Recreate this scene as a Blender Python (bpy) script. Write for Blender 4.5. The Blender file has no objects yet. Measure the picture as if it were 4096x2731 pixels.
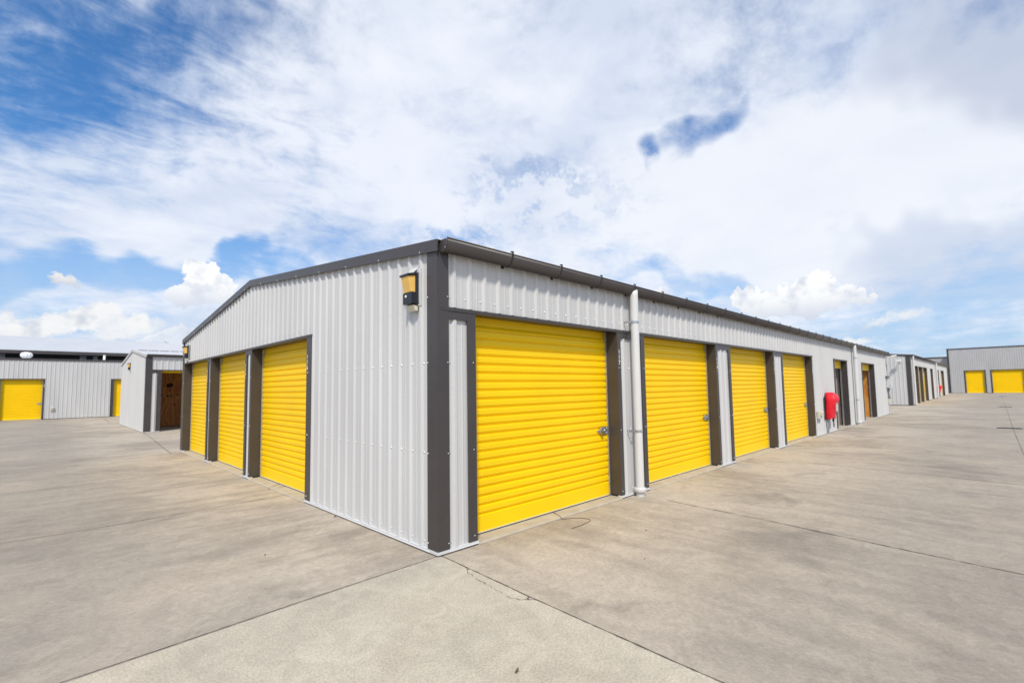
import bpy, bmesh, math, random
from mathutils import Vector, Matrix, noise as mnoise
random.seed(7)
scene = bpy.context.scene
COL = scene.collection
PI = math.pi

# ------------------------------------------------------------------ helpers
class MB:
    """collects polygons and links them as ONE mesh object"""
    def __init__(self):
        self.v = []; self.f = []; self.m = []; self.sm = []
    def quad(self, pts, mi=0, sm=False):
        i = len(self.v); self.v += [tuple(p) for p in pts]
        self.f.append(tuple(range(i, i+len(pts)))); self.m.append(mi); self.sm.append(sm)
    def grid(self, rows, mi=0, closed=False, sm=False):
        """rows of equally many points -> skin"""
        i = len(self.v); n = len(rows[0])
        for r in rows: self.v += [tuple(p) for p in r]
        for a in range(len(rows)-1):
            for b in range(n if closed else n-1):
                c = (b+1) % n
                self.f.append((i+a*n+b, i+a*n+c, i+(a+1)*n+c, i+(a+1)*n+b)); self.m.append(mi); self.sm.append(sm)
    def poly(self, pts, mi=0):
        self.quad(pts, mi)
    def extrude(self, A, B, mi=0, sm=False):
        """closed solid between polygon A and matching polygon B"""
        self.grid([A, B], mi, True, sm); self.quad(A, mi); self.quad(list(reversed(B)), mi)
    def box(self, fr, s0, s1, d0, d1, z0, z1, mi=0):
        A = [fr(s0,d0,z0), fr(s1,d0,z0), fr(s1,d1,z0), fr(s0,d1,z0)]
        B = [fr(s0,d0,z1), fr(s1,d0,z1), fr(s1,d1,z1), fr(s0,d1,z1)]
        self.extrude(A, B, mi)
    def plan(self, fr, pts, z0, z1, mi=0):
        self.extrude([fr(s,d,z0) for s,d in pts], [fr(s,d,z1) for s,d in pts], mi)
    def sect(self, fr, pts, s0, s1, mi=0, sm=False):
        self.extrude([fr(s0,d,z) for d,z in pts], [fr(s1,d,z) for d,z in pts], mi, sm)
    def tube(self, path, r, n=10, mi=0, cap=True, sm=True):
        rows = []
        P = [Vector(p) for p in path]
        R = r if isinstance(r, (list, tuple)) else [r]*len(P)
        up0 = None
        for i, p in enumerate(P):
            t = (P[min(i+1, len(P)-1)] - P[max(i-1, 0)]).normalized()
            a = up0 if up0 is not None else (Vector((0,0,1)) if abs(t.z) < .9 else Vector((1,0,0)))
            x = (a - t*a.dot(t)).normalized(); y = t.cross(x); up0 = x
            rows.append([p + x*R[i]*math.cos(2*PI*k/n) + y*R[i]*math.sin(2*PI*k/n) for k in range(n)])
        self.grid(rows, mi, True, sm)
        if cap: self.quad(rows[0], mi); self.quad(list(reversed(rows[-1])), mi)
    def build(self, name, mats, parent=None, bevel=0):
        bm = bmesh.new()
        vs = [bm.verts.new(p) for p in self.v]
        for f, mi, sm in zip(self.f, self.m, self.sm):
            try:
                fc = bm.faces.new([vs[k] for k in f]); fc.material_index = mi; fc.smooth = sm
            except ValueError: pass
        bmesh.ops.remove_doubles(bm, verts=bm.verts, dist=1e-5)
        bmesh.ops.recalc_face_normals(bm, faces=bm.faces)
        me = bpy.data.meshes.new(name); bm.to_mesh(me); bm.free()
        for m in (mats if isinstance(mats, (list, tuple)) else [mats]): me.materials.append(m)
        o = bpy.data.objects.new(name, me); COL.objects.link(o)
        if parent is not None:
            o.parent = parent
            o.matrix_parent_inverse = root_matrix(parent).inverted()
        if bevel:
            b = o.modifiers.new('bevel', 'BEVEL'); b.width = bevel; b.segments = 2; b.limit_method = 'ANGLE'
        return o
def root_matrix(o):
    m = o.matrix_basis.copy()
    if o.parent is not None: m = root_matrix(o.parent) @ o.matrix_parent_inverse @ m
    return m
def tag(o, label, cat, group=None, kind=None):
    if label: o['label'] = label
    if cat: o['category'] = cat
    if group: o['group'] = group
    if kind: o['kind'] = kind
    return o
def thing(name, loc, label, cat, group=None):
    o = bpy.data.objects.new(name, None); COL.objects.link(o); o.location = loc
    o.empty_display_size = .2
    return tag(o, label, cat, group)
def frame(ox, oy, sx, sy, dx, dy):
    return lambda s, d, z: Vector((ox+s*sx+d*dx, oy+s*sy+d*dy, z))

# ------------------------------------------------------------------ materials
def nt(m): return m.node_tree.nodes, m.node_tree.links
def mat(name, col, rough=.5, metal=0., var=.0, scale=3., bump=0., bscale=60., spec=.5, stretch=None, coat=0):
    m = bpy.data.materials.new(name); m.use_nodes = True
    N, L = nt(m); b = N['Principled BSDF']
    b.inputs['Roughness'].default_value = rough; b.inputs['Metallic'].default_value = metal
    b.inputs['Specular IOR Level'].default_value = spec
    b.inputs['Coat Weight'].default_value = coat
    c = tuple(col)+(1,)
    b.inputs['Base Color'].default_value = c
    g = N.new('ShaderNodeNewGeometry'); v = g.outputs['Position']
    if stretch:
        mp = N.new('ShaderNodeMapping'); mp.inputs['Scale'].default_value = stretch
        L.new(v, mp.inputs['Vector']); v = mp.outputs['Vector']
    if var:
        n = N.new('ShaderNodeTexNoise'); n.inputs['Scale'].default_value = scale; n.inputs['Detail'].default_value = 6
        L.new(v, n.inputs['Vector'])
        r = N.new('ShaderNodeValToRGB')
        r.color_ramp.elements[0].position = .3; r.color_ramp.elements[1].position = .7
        r.color_ramp.elements[0].color = tuple(x*(1-var) for x in col)+(1,)
        r.color_ramp.elements[1].color = tuple(min(1, x*(1+var)) for x in col)+(1,)
        L.new(n.outputs['Fac'], r.inputs['Fac']); L.new(r.outputs['Color'], b.inputs['Base Color'])
        mr = N.new('ShaderNodeMapRange'); mr.inputs['To Min'].default_value = max(0, rough-.08); mr.inputs['To Max'].default_value = min(1, rough+.1)
        L.new(n.outputs['Fac'], mr.inputs['Value']); L.new(mr.outputs['Result'], b.inputs['Roughness'])
    if bump:
        n2 = N.new('ShaderNodeTexNoise'); n2.inputs['Scale'].default_value = bscale; n2.inputs['Detail'].default_value = 4
        L.new(v, n2.inputs['Vector'])
        bp = N.new('ShaderNodeBump'); bp.inputs['Strength'].default_value = bump; bp.inputs['Distance'].default_value = .01
        L.new(n2.outputs['Fac'], bp.inputs['Height']); L.new(bp.outputs['Normal'], b.inputs['Normal'])
    return m
M = {}
M['panel'] = mat('panel_grey', (.54,.54,.54), .42, var=.05, scale=1.3, stretch=(1,1,.35), bump=.06, bscale=5)
M['panel_far'] = mat('panel_mid_grey', (.43,.43,.435), .45, var=.05, scale=1.0, stretch=(1,1,.35))
M['dark'] = mat('dark_trim', (.054,.047,.047), .38, var=.08, scale=4, bump=.05, bscale=8)
M['yellow'] = mat('yellow_curtain', (.95,.62,.0008), .45, spec=.3, var=.03, scale=1.5, bump=.05, bscale=4)
M['pvc'] = mat('white_pvc', (.62,.62,.62), .38, var=.03)
M['galv'] = mat('galvanised', (.52,.53,.55), .38, metal=.85, var=.25, scale=40)
M['screw'] = mat('screw_head', (.62,.62,.64), .4, metal=.3)
M['rubber'] = mat('black_rubber', (.02,.02,.022), .7)
M['white'] = mat('white_paint', (.78,.78,.78), .45)
M['flash'] = mat('pale_flashing', (.60,.605,.61), .4, var=.04)
M['roof'] = mat('pale_roof_sheet', (.50,.51,.53), .4, var=.04, scale=.8)
M['black'] = mat('black_plastic', (.014,.018,.026), .42)
M['lens'] = mat('amber_lens', (.80,.50,.13), .35, var=.05, scale=8)
M['cream'] = mat('cream_plastic', (.62,.59,.47), .5)
M['red'] = mat('red_vinyl', (.72,.006,.022), .42, var=.15, scale=6, bump=.5, bscale=9)
M['steelliner'] = mat('beige_liner', (.55,.47,.42), .55, var=.08)
M['cord'] = mat('brown_cord', (.14,.085,.05), .8)
M['palecord'] = mat('pale_rope', (.6,.56,.48), .8)
M['leafdry'] = mat('dry_leaf', (.12,.07,.04), .8)
M['strap'] = mat('bracket_strap', (.028,.027,.027), .5)
M['brass'] = mat('brass', (.5,.33,.14), .35, metal=.9)
M['iron'] = mat('drain_iron', (.03,.028,.03), .6, var=.2, scale=20)
M['bark'] = mat('bark', (.12,.09,.06), .9, var=.3, scale=6)
M['foliage'] = mat('foliage', (.06,.085,.03), .6, var=.45, scale=3)
M['joint'] = mat('joint_filler', (.075,.06,.05), .9, var=.45, scale=9)
M['copper'] = mat('pipe_grey', (.34,.36,.38), .5)
M['digit'] = mat('white_digit', (.82,.82,.80), .5)
M['apron'] = mat('slab_edge_concrete', (.41,.365,.295), .8, var=.12, scale=5, bump=.25, bscale=90)
M['mark'] = mat('dark_wood_stain', (.035,.012,.006), .8)

# plywood
m = mat('plywood', (.33,.17,.07), .6); M['ply'] = m
N, L = nt(m); b = N['Principled BSDF']; g = N.new('ShaderNodeNewGeometry')
mp = N.new('ShaderNodeMapping'); mp.inputs['Scale'].default_value = (1.1, 1.1, .5)
w = N.new('ShaderNodeTexWave'); w.inputs['Scale'].default_value = 1.1; w.inputs['Distortion'].default_value = 14; w.inputs['Detail'].default_value = 3; w.inputs['Detail Scale'].default_value = 1.5
r = N.new('ShaderNodeValToRGB'); r.color_ramp.elements[0].color = (.46,.17,.03,1); r.color_ramp.elements[1].color = (.62,.29,.06,1)
L.new(g.outputs['Position'], mp.inputs['Vector']); L.new(mp.outputs['Vector'], w.inputs['Vector']); L.new(w.outputs['Fac'], r.inputs['Fac']); L.new(r.outputs['Color'], b.inputs['Base Color'])

# concrete yard
m = bpy.data.materials.new('yard_concrete'); m.use_nodes = True; M['concrete'] = m
N, L = nt(m); b = N['Principled BSDF']; b.inputs['Roughness'].default_value = .82; b.inputs['Specular IOR Level'].default_value = .25
g = N.new('ShaderNodeNewGeometry'); POS = g.outputs['Position']
sep = N.new('ShaderNodeSeparateXYZ'); L.new(POS, sep.inputs[0])
def math_(op, a, bb=None, c=None, clamp=False):
    n = N.new('ShaderNodeMath'); n.operation = op; n.use_clamp = clamp
    for i, x in enumerate((a, bb, c)):
        if x is None: continue
        if isinstance(x, (int, float)): n.inputs[i].default_value = x
        else: L.new(x, n.inputs[i])
    return n.outputs[0]
def noise_(vec, scale, detail=5, rough=.55, dist=0, sc=None, loc=None):
    if sc or loc:
        mp = N.new('ShaderNodeMapping')
        if sc: mp.inputs['Scale'].default_value = sc
        if loc: mp.inputs['Location'].default_value = loc
        L.new(vec, mp.inputs['Vector']); vec = mp.outputs['Vector']
    n = N.new('ShaderNodeTexNoise'); n.inputs['Scale'].default_value = scale; n.inputs['Detail'].default_value = detail
    n.inputs['Roughness'].default_value = rough; n.inputs['Distortion'].default_value = dist
    L.new(vec, n.inputs['Vector']); return n.outputs['Fac']
def smooth_(x, a, bb, lo=0., hi=1.):
    n = N.new('ShaderNodeMapRange'); n.interpolation_type = 'SMOOTHSTEP'
    n.inputs['From Min'].default_value = a; n.inputs['From Max'].default_value = bb
    n.inputs['To Min'].default_value = lo; n.inputs['To Max'].default_value = hi
    L.new(x, n.inputs['Value']); return n.outputs['Result']
def mix_(f, a, bb, typ='MIX'):
    n = N.new('ShaderNodeMix'); n.data_type = 'RGBA'; n.blend_type = typ
    if isinstance(f, (int, float)): n.inputs['Factor'].default_value = f
    else: L.new(f, n.inputs['Factor'])
    for k, x in (('A', a), ('B', bb)):
        i = [s for s in n.inputs if s.name == k and s.type == 'RGBA'][0]
        if isinstance(x, tuple): i.default_value = x if len(x) == 4 else x+(1,)
        else: L.new(x, i)
    return [s for s in n.outputs if s.type == 'RGBA'][0]
X, Y = sep.outputs[0], sep.outputs[1]
YB = math_('SUBTRACT', Y, math_('MULTIPLY', math_('MINIMUM', X, 0.), .044))     # joints are laid slightly askew
XB = math_('SUBTRACT', X, math_('MULTIPLY', math_('MINIMUM', Y, 0.), .04))
left = smooth_(YB, -.012, -.006)                       # slabs in front of the gable end
near = math_('MULTIPLY', math_('SUBTRACT', 1., left), smooth_(XB, .0, -.006))
streakX = noise_(POS, 1., 7, .62, .35, (.9, 4.2, 1))
streakY = noise_(POS, 1., 7, .62, .35, (4.2, .9, 1), (3,0,0))
iso = noise_(POS, 1.4, 7, .6, .5, loc=(9,2,0))
st = N.new('ShaderNodeMix'); st.data_type = 'FLOAT'; L.new(left, st.inputs['Factor']); L.new(streakY, st.inputs['A']); L.new(streakX, st.inputs['B'])
st2 = N.new('ShaderNodeMix'); st2.data_type = 'FLOAT'; L.new(near, st2.inputs['Factor']); L.new(st.outputs[0], st2.inputs['A']); L.new(iso, st2.inputs['B'])
big = noise_(POS, .38, 5, .6, .4)
big2 = noise_(POS, .9, 6, .6, .8, loc=(5,5,0))
f = math_('ADD', math_('MULTIPLY', st2.outputs[0], .38), math_('MULTIPLY', big, .62))
f = smooth_(f, .34, .62)
dirty = mix_(f, (.285,.245,.200), (.475,.413,.334))
clean = mix_(f, (.40,.360,.290), (.495,.445,.360))
c = mix_(near, dirty, clean)
# vignette falloff painted into the slab colour, darker away from the walls
lane = math_('MULTIPLY', smooth_(Y, -.6, -3.6), math_('SUBTRACT', 1., near))  # mask of the painted vignette on the right slabs
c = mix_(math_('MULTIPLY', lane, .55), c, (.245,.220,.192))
vignetteL = math_('MULTIPLY', smooth_(X, -.7, -2.6), left)  # same painted darkening on the slabs at the left
c = mix_(math_('MULTIPLY', vignetteL, .6), c, (.235,.212,.185))
blot = math_('MULTIPLY', smooth_(big2, .55, .72), math_('SUBTRACT', 1., math_('MULTIPLY', near, .8)))
c = mix_(math_('MULTIPLY', blot, .55), c, (.19,.168,.148))
pink = smooth_(noise_(POS, .7, 4, .5, 0, loc=(20,1,0)), .5, .7)
c = mix_(math_('MULTIPLY', pink, .25), c, (.50,.41,.32))
mot = smooth_(noise_(POS, 4.5, 6, .7, 1.2, loc=(4,4,0)), .35, .68, .91, 1.07)
mcol = N.new('ShaderNodeCombineColor'); [L.new(mot, mcol.inputs[i]) for i in range(3)]
c = mix_(1., c, mcol.outputs[0], 'MULTIPLY')
# fine brushed grain, trowel scratches and specks
gr1 = noise_(POS, 1., 3, .7, 0, (22, 110, 1)); gr2 = noise_(POS, 1., 3, .7, 0, (110, 22, 1)); gr3 = noise_(POS, 70, 4, .8)
gm = N.new('ShaderNodeMix'); gm.data_type = 'FLOAT'; L.new(left, gm.inputs['Factor']); L.new(gr2, gm.inputs['A']); L.new(gr1, gm.inputs['B'])
gm2 = N.new('ShaderNodeMix'); gm2.data_type = 'FLOAT'; L.new(near, gm2.inputs['Factor']); L.new(gm.outputs[0], gm2.inputs['A']); L.new(gr3, gm2.inputs['B'])
grain = math_('ADD', math_('MULTIPLY', gm2.outputs[0], .6), math_('MULTIPLY', gr3, .4))
gv = smooth_(grain, .30, .70, .74, 1.22)
gcol = N.new('ShaderNodeCombineColor'); [L.new(gv, gcol.inputs[i]) for i in range(3)]
c = mix_(1., c, gcol.outputs[0], 'MULTIPLY')
pt = smooth_(noise_(POS, 30, 5, .8, 1.5, loc=(2,8,0)), .70, .78)
c = mix_(math_('MULTIPLY', pt, .5), c, (.62,.58,.50))
sp = smooth_(noise_(POS, 24, 2, .5, 0, loc=(7,3,0)), .76, .80)
c = mix_(math_('MULTIPLY', sp, .6), c, (.10,.08,.07))
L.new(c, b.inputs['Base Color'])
bp = N.new('ShaderNodeBump'); bp.inputs['Strength'].default_value = .35; bp.inputs['Distance'].default_value = .004
L.new(grain, bp.inputs['Height']); L.new(bp.outputs['Normal'], b.inputs['Normal'])

# ------------------------------------------------------------------ ground
mb = MB(); R = 900
cuts = [-R, -60, -20, -8, -4, 0, 4, 8, 20, 60, 120, R]
for i in range(len(cuts)-1):
    for j in range(len(cuts)-1):
        mb.quad([(cuts[i],cuts[j],0),(cuts[i+1],cuts[j],0),(cuts[i+1],cuts[j+1],0),(cuts[i],cuts[j+1],0)])
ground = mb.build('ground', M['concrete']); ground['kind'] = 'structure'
def joint(pts, w=.006, rag=.35, seed=1):
    """ragged filler strip lying on the slab"""
    rnd = random.Random(seed); mb = MB(); rows = []
    for a, c in zip(pts[:-1], pts[1:]):
        a = Vector(a); c = Vector(c); n = max(2, int((c-a).length/(.018 if seed > 10 else .045))); t = (c-a).normalized(); q = Vector((-t.y, t.x))
        for k in range(n):
            p = a+(c-a)*k/n
            off = mnoise.noise(Vector((p.x*3, p.y*3, seed)))*.006+(rnd.uniform(-.007,.007) if seed > 10 else rnd.uniform(-.0008,.0008))
            hw = w/2*(1+rag*rnd.uniform(-1, 1.3))*(.8+.6*abs(mnoise.noise(Vector((p.x*1.7, p.y*1.7, seed+5)))))
            rows.append([(p.x+q.x*(off+hw), p.y+q.y*(off+hw), .0035), (p.x+q.x*(off-hw), p.y+q.y*(off-hw), .0035)])
    mb.grid(rows); o = mb.build('joint', M['joint'], ground); return o
joint([(-.03,-.01),(-1.3,-.045),(-2.6,-.11),(-6,-.25)], .007, seed=1)
joint([(.01,-.03),(-.011,-.49),(-.059,-1.30),(-.098,-2.3),(-.15,-4.2),(-.2,-7)], .008, .6, seed=2)
joint([(-.235,7.83),(-1.1,7.766),(-3.2,7.55),(-9,7.0)], .012, seed=3)
joint([(-.049,3.963),(-1.28,3.86),(-2.3,3.804),(-3.05,3.82),(-9,3.85)], .010, seed=4)
joint([(3.49,-.56),(3.338,-1.93),(3.207,-2.69),(3.1,-3.45),(2.95,-4.6),(2.7,-8)], .009, .6, seed=5)
joint([(8.41,-.36),(8.2,-2.04),(8.03,-3.39),(7.9,-4.2),(7.7,-8)], .012, seed=6)
joint([(13.6,-.3),(13.4,-1.93),(13.05,-4.13),(12.8,-8)], .014, seed=7)
joint([(5,-4.2),(12.58,-4.197),(20,-4.18),(34,-4.21),(80,-4.25)], .009, seed=8)
joint([(.2,20.5),(.03,17),(-.16,14.07),(-.3,11.5)], .016, seed=9)
joint([(.2,40),(.2,38.4),(-.07,31.1)], .02, seed=10)
# spalled crack beside the corner joint
joint([(-.02,-.44),(-.045,-.50),(-.075,-.53),(-.09,-.60),(-.115,-.68),(-.13,-.80),(-.15,-.93),(-.155,-1.06),(-.17,-1.15),(-.15,-1.23),(-.10,-1.28),(-.062,-1.31)], .0028, 1.2, seed=11)
joint([(-.012,-.42),(-.03,-.47),(-.018,-.50)], .010, .8, seed=12)
joint([(-.07,-1.26),(-.095,-1.27),(-.06,-1.34)], .009, .8, seed=13)

# ------------------------------------------------------------------ wall pieces
RB, RC, RH = .036, .015, .024
def rib_profile(s0, s1, phase, pitch):
    pts = [(s0, None)]
    k0 = math.floor((s0-phase)/pitch)-1; k1 = math.ceil((s1-phase)/pitch)+1
    for k in range(k0, k1+1):
        c = phase+k*pitch
        for o, d in ((-RB,0),(-RC,RH),(RC,RH),(RB,0)):
            if s0+1e-4 < c+o < s1-1e-4: pts.append((c+o, d))
        # faint pan swages
        for o in (pitch*.5-.012, pitch*.5-.004, pitch*.5+.004, pitch*.5+.012):
            if s0+1e-4 < c+o < s1-1e-4: pts.append((c+o, .0035 if abs(o-pitch*.5) < .006 else 0))
    pts.append((s1, None)); pts.sort(key=lambda p: p[0])
    def dat(s):
        x = abs((s-phase+pitch/2) % pitch-pitch/2)
        return RH if x < RC else (0 if x > RB else RH*(RB-x)/(RB-RC))
    return [(s, dat(s) if d is None else d) for s, d in pts]
def clad(mb, fr, s0, s1, z0, ztop, phase=.41, pitch=.21, back=.03, tight=False):
    zt = ztop if callable(ztop) else (lambda s: ztop)
    if not tight: s0 += .021; s1 -= .021
    P = rib_profile(s0, s1, phase, pitch)
    rows = [[fr(s,d,z0), fr(s,d,zt(s)), fr(s,-back,zt(s)), fr(s,-back,z0)] for s, d in P]
    mb.grid(rows, 0, True); mb.quad(rows[0]); mb.quad(list(reversed(rows[-1])))
def screws(mb, fr, s0, s1, z, phase, pitch, d=0., mi=1, r=.0105):
    k = math.ceil((s0-phase)/pitch)
    while phase+k*pitch < s1:
        s = phase+k*pitch; k += 1
        zz = z(s) if callable(z) else z
        screw(mb, fr, s, zz, d, mi, r)
def screw(mb, fr, s, z, d=0., mi=1, r=.0085):
    ring = lambda dd, rr: [fr(s+rr*math.cos(a*PI/3), d+dd, z+rr*math.sin(a*PI/3)) for a in range(6)]
    A, B, C_ = ring(0, r), ring(.003, r), ring(.008, r*.6)
    mb.grid([A, B, C_], mi, True); mb.quad(list(reversed(C_)), mi)

def roller_door(parent, fr, s0, s1, zhead=2.40, zbot=.022, open_=False, lock=True, label=None, pitch=.0965, first=.21, lockz=.965, coarse=False, padlock=True):
    """curtain > bottom_rail, lock; first = height of the lowest groove above the rail"""
    mb = MB(); D = -.17; g = .020
    zs = [(D, zbot+.012)]
    z = zbot+first-.02
    while z < zhead-.01:
        zs += [(D, z), (D-g, z+.007), (D-g, z+.014), (D-.002, z+.034)]
        # slight crown of each slat with its stiffening swage
        if not coarse: zs += [(D+.0015, z+.050), (D-.0005, z+.058), (D+.0015, z+.066)]
        z += pitch
    zs = [(d-max(0, z-zhead+.14)*.62, z) for d, z in zs]
    zs = [p for p in zs if p[1] < zhead+.06]+[(D-.14, zhead+.08)]
    pts = zs+[(D-.03, zs[-1][1]), (D-.03, zs[0][1])]
    mb.sect(fr, pts, s0+.028, s1-.028)
    door = mb.build('roller_door', M['yellow'], parent)
    if label: door['label'] = label
    mb = MB(); mb.box(fr, s0+.03, s1-.03, D-.022, D+.004, zbot-.001, zbot+.0115, 0)
    mb.box(fr, s0+.03, s1-.03, D-.012, D+.0065, zbot+.0118, zbot+.022, 1)
    mb.build('bottom_rail', [M['rubber'], M['cream']], door)
    if lock:
        zz = lockz; e = s1-.032
        mb = MB()
        mb.box(fr, e-.185, e-.022, D+.003, D+.022, zz-.048, zz+.048)
        mb.box(fr, e-.255, e+.018, D+.008, D+.014, zz-.020, zz+.012)
        mb.tube([fr(e-.085,D+.018,zz), fr(e-.085,D+.034,zz)], .018, 10)
        for a, c2 in ((-.168,.034),(-.04,.034),(-.168,-.034),(-.04,-.034)): screw(mb, fr, e+a, zz+c2, D+.022, 0, .009)
        lk = mb.build('lock', M['galv'], door, .002)
        if padlock:
            mb = MB(); mb.box(fr, e-.180, e-.130, D+.0225, D+.040, zz-.064, zz-.022)
            mb.tube([fr(e-.168,D+.031,zz-.023), fr(e-.168,D+.031,zz+.006), fr(e-.142,D+.031,zz+.006), fr(e-.142,D+.031,zz-.023)], .005, 6)
            mb.build('padlock', M['brass'], door, .002)
    return door

def door_frame(parent, fr, s0, s1, tl=.11, tr=.09, zhead=2.40, z0=.043, depth=.20, guides=True, mats=None, scr=(.10,.97,1.87), head=None):
    mb = MB(); dk = M['dark']
    mb.plan(fr, [(s0-tl,.012),(s0-tl,.028),(s0,.028),(s0,-depth),(s0-.018,-depth),(s0-.018,.012)], z0, zhead)
    mb.plan(fr, [(s1+tr,.012),(s1+tr,.028),(s1,.028),(s1,-depth),(s1+.018,-depth),(s1+.018,.012)], z0, zhead)
    h0, h1 = head or (s0-tl-.02, s1+tr+.02)
    mb.sect(fr, [(-depth,zhead),(.010,zhead),(.010,zhead-.012),(.034,zhead-.012),(.036,zhead+.022),(.012,zhead+.032),(-.04,zhead+.032),(-.04,zhead+.01),(-depth,zhead+.01)], h0, h1)
    for z in scr:
        if tl: screw(mb, fr, s0-tl*.35, z, .028, 1, .007)
        if tr: screw(mb, fr, s1+tr*.35, z, .028, 1, .007)
    o = mb.build('door_frame', [dk, M['screw']], parent)
    if guides:
        for a, c in ((s0+.003, s0+.027), (s1-.027, s1-.003)):
            mb = MB(); mb.box(fr, a, c, -.198, -.150, .022, zhead+.0); mb.build('guide_rail', M['galv'], o)
    return o

def number(parent, fr, txt, s, ztop, d=.0295, h=.062, step=.079):
    """upright digits stacked one above the other on a trim"""
    mb_v = []; cu = bpy.data.curves.new('digits', 'FONT')
    cu.size = h*1.42; cu.extrude = .0006; cu.align_x = 'CENTER'
    cu.offset = .0012
    objs = []
    bmx = bmesh.new()
    for i, ch in enumerate(txt):
        cu.body = ch
        t = bpy.data.objects.new('tmp', cu); COL.objects.link(t)
        dg = bpy.context.evaluated_depsgraph_get(); me = bpy.data.meshes.new_from_object(t.evaluated_get(dg))
        for v in me.vertices:
            v.co = fr.flip(s, v.co.x, d+v.co.z, ztop-h-i*step+v.co.y) if hasattr(fr, 'flip') else (0,0,0)
        bmx.from_mesh(me); bpy.data.meshes.remove(me); bpy.data.objects.remove(t)
    me = bpy.data.meshes.new('unit_number'); bmx.to_mesh(me); bmx.free(); me.materials.append(M['digit'])
    bpy.data.curves.remove(cu)
    o = bpy.data.objects.new('unit_number', me); COL.objects.link(o); o.parent = parent
    o.matrix_parent_inverse = root_matrix(parent).inverted()
    return o
class Fr:
    """s runs along the wall, d outwards; right = +1 if s runs to the viewer's right"""
    def __init__(self, ox, oy, sx, sy, dx, dy, right=1):
        self.a = (ox, oy, sx, sy, dx, dy); self.r = right
    def __call__(self, s, d, z):
        ox, oy, sx, sy, dx, dy = self.a
        return Vector((ox+s*sx+d*dx, oy+s*sy+d*dy, z))
    def flip(self, s, tx, d, z): return self(s+self.r*tx, d, z)
def text_mesh(name, parent, fr, txt, s, d, z, size, m, spacing=1.0):
    cu = bpy.data.curves.new(name, 'FONT'); cu.body = txt; cu.size = size; cu.align_x = 'CENTER'; cu.extrude = .0008; cu.space_line = spacing; cu.offset = .0008
    t = bpy.data.objects.new('tmp', cu); COL.objects.link(t)
    dg = bpy.context.evaluated_depsgraph_get(); me = bpy.data.meshes.new_from_object(t.evaluated_get(dg))
    for v in me.vertices: v.co = fr.flip(s, v.co.x, d+v.co.z, z+v.co.y)
    bpy.data.objects.remove(t); bpy.data.curves.remove(cu)
    me.materials.clear(); me.materials.append(m); me.name = name
    o = bpy.data.objects.new(name, me); COL.objects.link(o); o.parent = parent
    o.matrix_parent_inverse = root_matrix(parent).inverted(); return o

def gutter(parent, fr, s0, s1, z=3.085, w=.165, h=.125, brackets=None, m=None):
    """half round gutter with a rolled bead, > gutter_bracket"""
    mb = MB(); n = 12
    def arc(rw, rh, dz=0): return [(w/2+.004-rw*math.cos(PI*k/n), z+dz-rh*math.sin(PI*k/n)) for k in range(n+1)]
    out = arc(w/2, h); inn = list(reversed(arc(w/2-.004, h-.004)))
    mb.sect(fr, out+inn, s0, s1, 0, True)
    mb.tube([fr(s0, w+.001, z+.002), fr(s1, w+.001, z+.002)], .0095, 8)
    for s, e in ((s0-.003, s0), (s1, s1+.003)):
        pts = arc(w/2+.002, h+.002); mb.extrude([fr(s,d,q) for d,q in pts], [fr(e,d,q) for d,q in pts])
    for d, q in ((w-.002, z-.008), (w-.03, z-.09)): 
        p = fr(s0-.004, d, q); mb.tube([p, fr(s0-.007, d, q)], .005, 6, 1)
    g = mb.build('gutter', [m or M['dark'], M['screw']], parent)
    for s in (brackets or []):
        mb = MB(); rows = []
        A = [(w/2+.004-(w/2+.0065)*math.cos(PI*k/n), z-(h+.0065)*math.sin(PI*k/n)) for k in range(n+1)]
        B = [(w/2+.004-(w/2+.001)*math.cos(PI*k/n), z-(h+.001)*math.sin(PI*k/n)) for k in range(n+1)]
        pts = A+list(reversed(B))
        mb.sect(fr, pts, s-.011, s+.011)
        mb.box(fr, s-.011, s+.011, w+.0115, w+.017, z-.012, z+.034)
        mb.box(fr, s-.014, s+.014, w-.012, w+.0112, z+.022, z+.034)
        mb.box(fr, s-.016, s+.016, .0, .012, z-.13, z-.10)
        mb.build('gutter_bracket', M['strap'], g)
    return g

def downpipe(parent, fr, s, zt=2.99, r=.062, d=None, clamps=(.94,2.55), arm=1, name='downpipe'):
    d = d or .115; mb = MB(); n = 20
    ring = lambda rr, z, sh=0: [fr(s+rr*math.cos(2*PI*k/n), d+rr*math.sin(2*PI*k/n), z+sh*math.sin(2*PI*k/n)) for k in range(n)]
    rows = [ring(r, .11), ring(r, zt-.03, 0)]
    # top cut to the curve of the gutter
    rows.append([fr(s+r*math.cos(2*PI*k/n), d+r*math.sin(2*PI*k/n), zt+.045*max(0, math.sin(2*PI*k/n))) for k in range(n)])
    mb.grid(rows, 0, True, True); mb.quad(rows[-1])
    p = mb.build(name, M['pvc'], parent)
    mb = MB()
    prof = [(r*1.0,.0),(r*1.0,.052),(r*1.3,.060),(r*1.42,.066),(r*1.42,.112),(r*1.36,.120),(r*1.2,.122),(r*1.02,.122)]
    mb.grid([ring(a, z) for a, z in prof], 0, True, True); mb.quad(ring(r, .001)); 
    mb.build('pipe_collar', M['pvc'], p)
    for z in clamps:
        mb = MB()
        mb.grid([ring(r+.001, z-.016), ring(r+.005, z-.016), ring(r+.005, z+.016), ring(r+.001, z+.016)], 0, True, False)
        mb.box(fr, s-r-.05, s-r+.01, d-.012, d-.008, z-.014, z+.014)
        mb.box(fr, s-r-.053, s-r-.0505, .0, d-.006, z-.014, z+.014)
        mb.tube([fr(s-r-.052,.024,z), fr(s-r-.052,.036,z)], .014, 8)
        mb.build('pipe_clamp', M['galv'], p)
    return p

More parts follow.
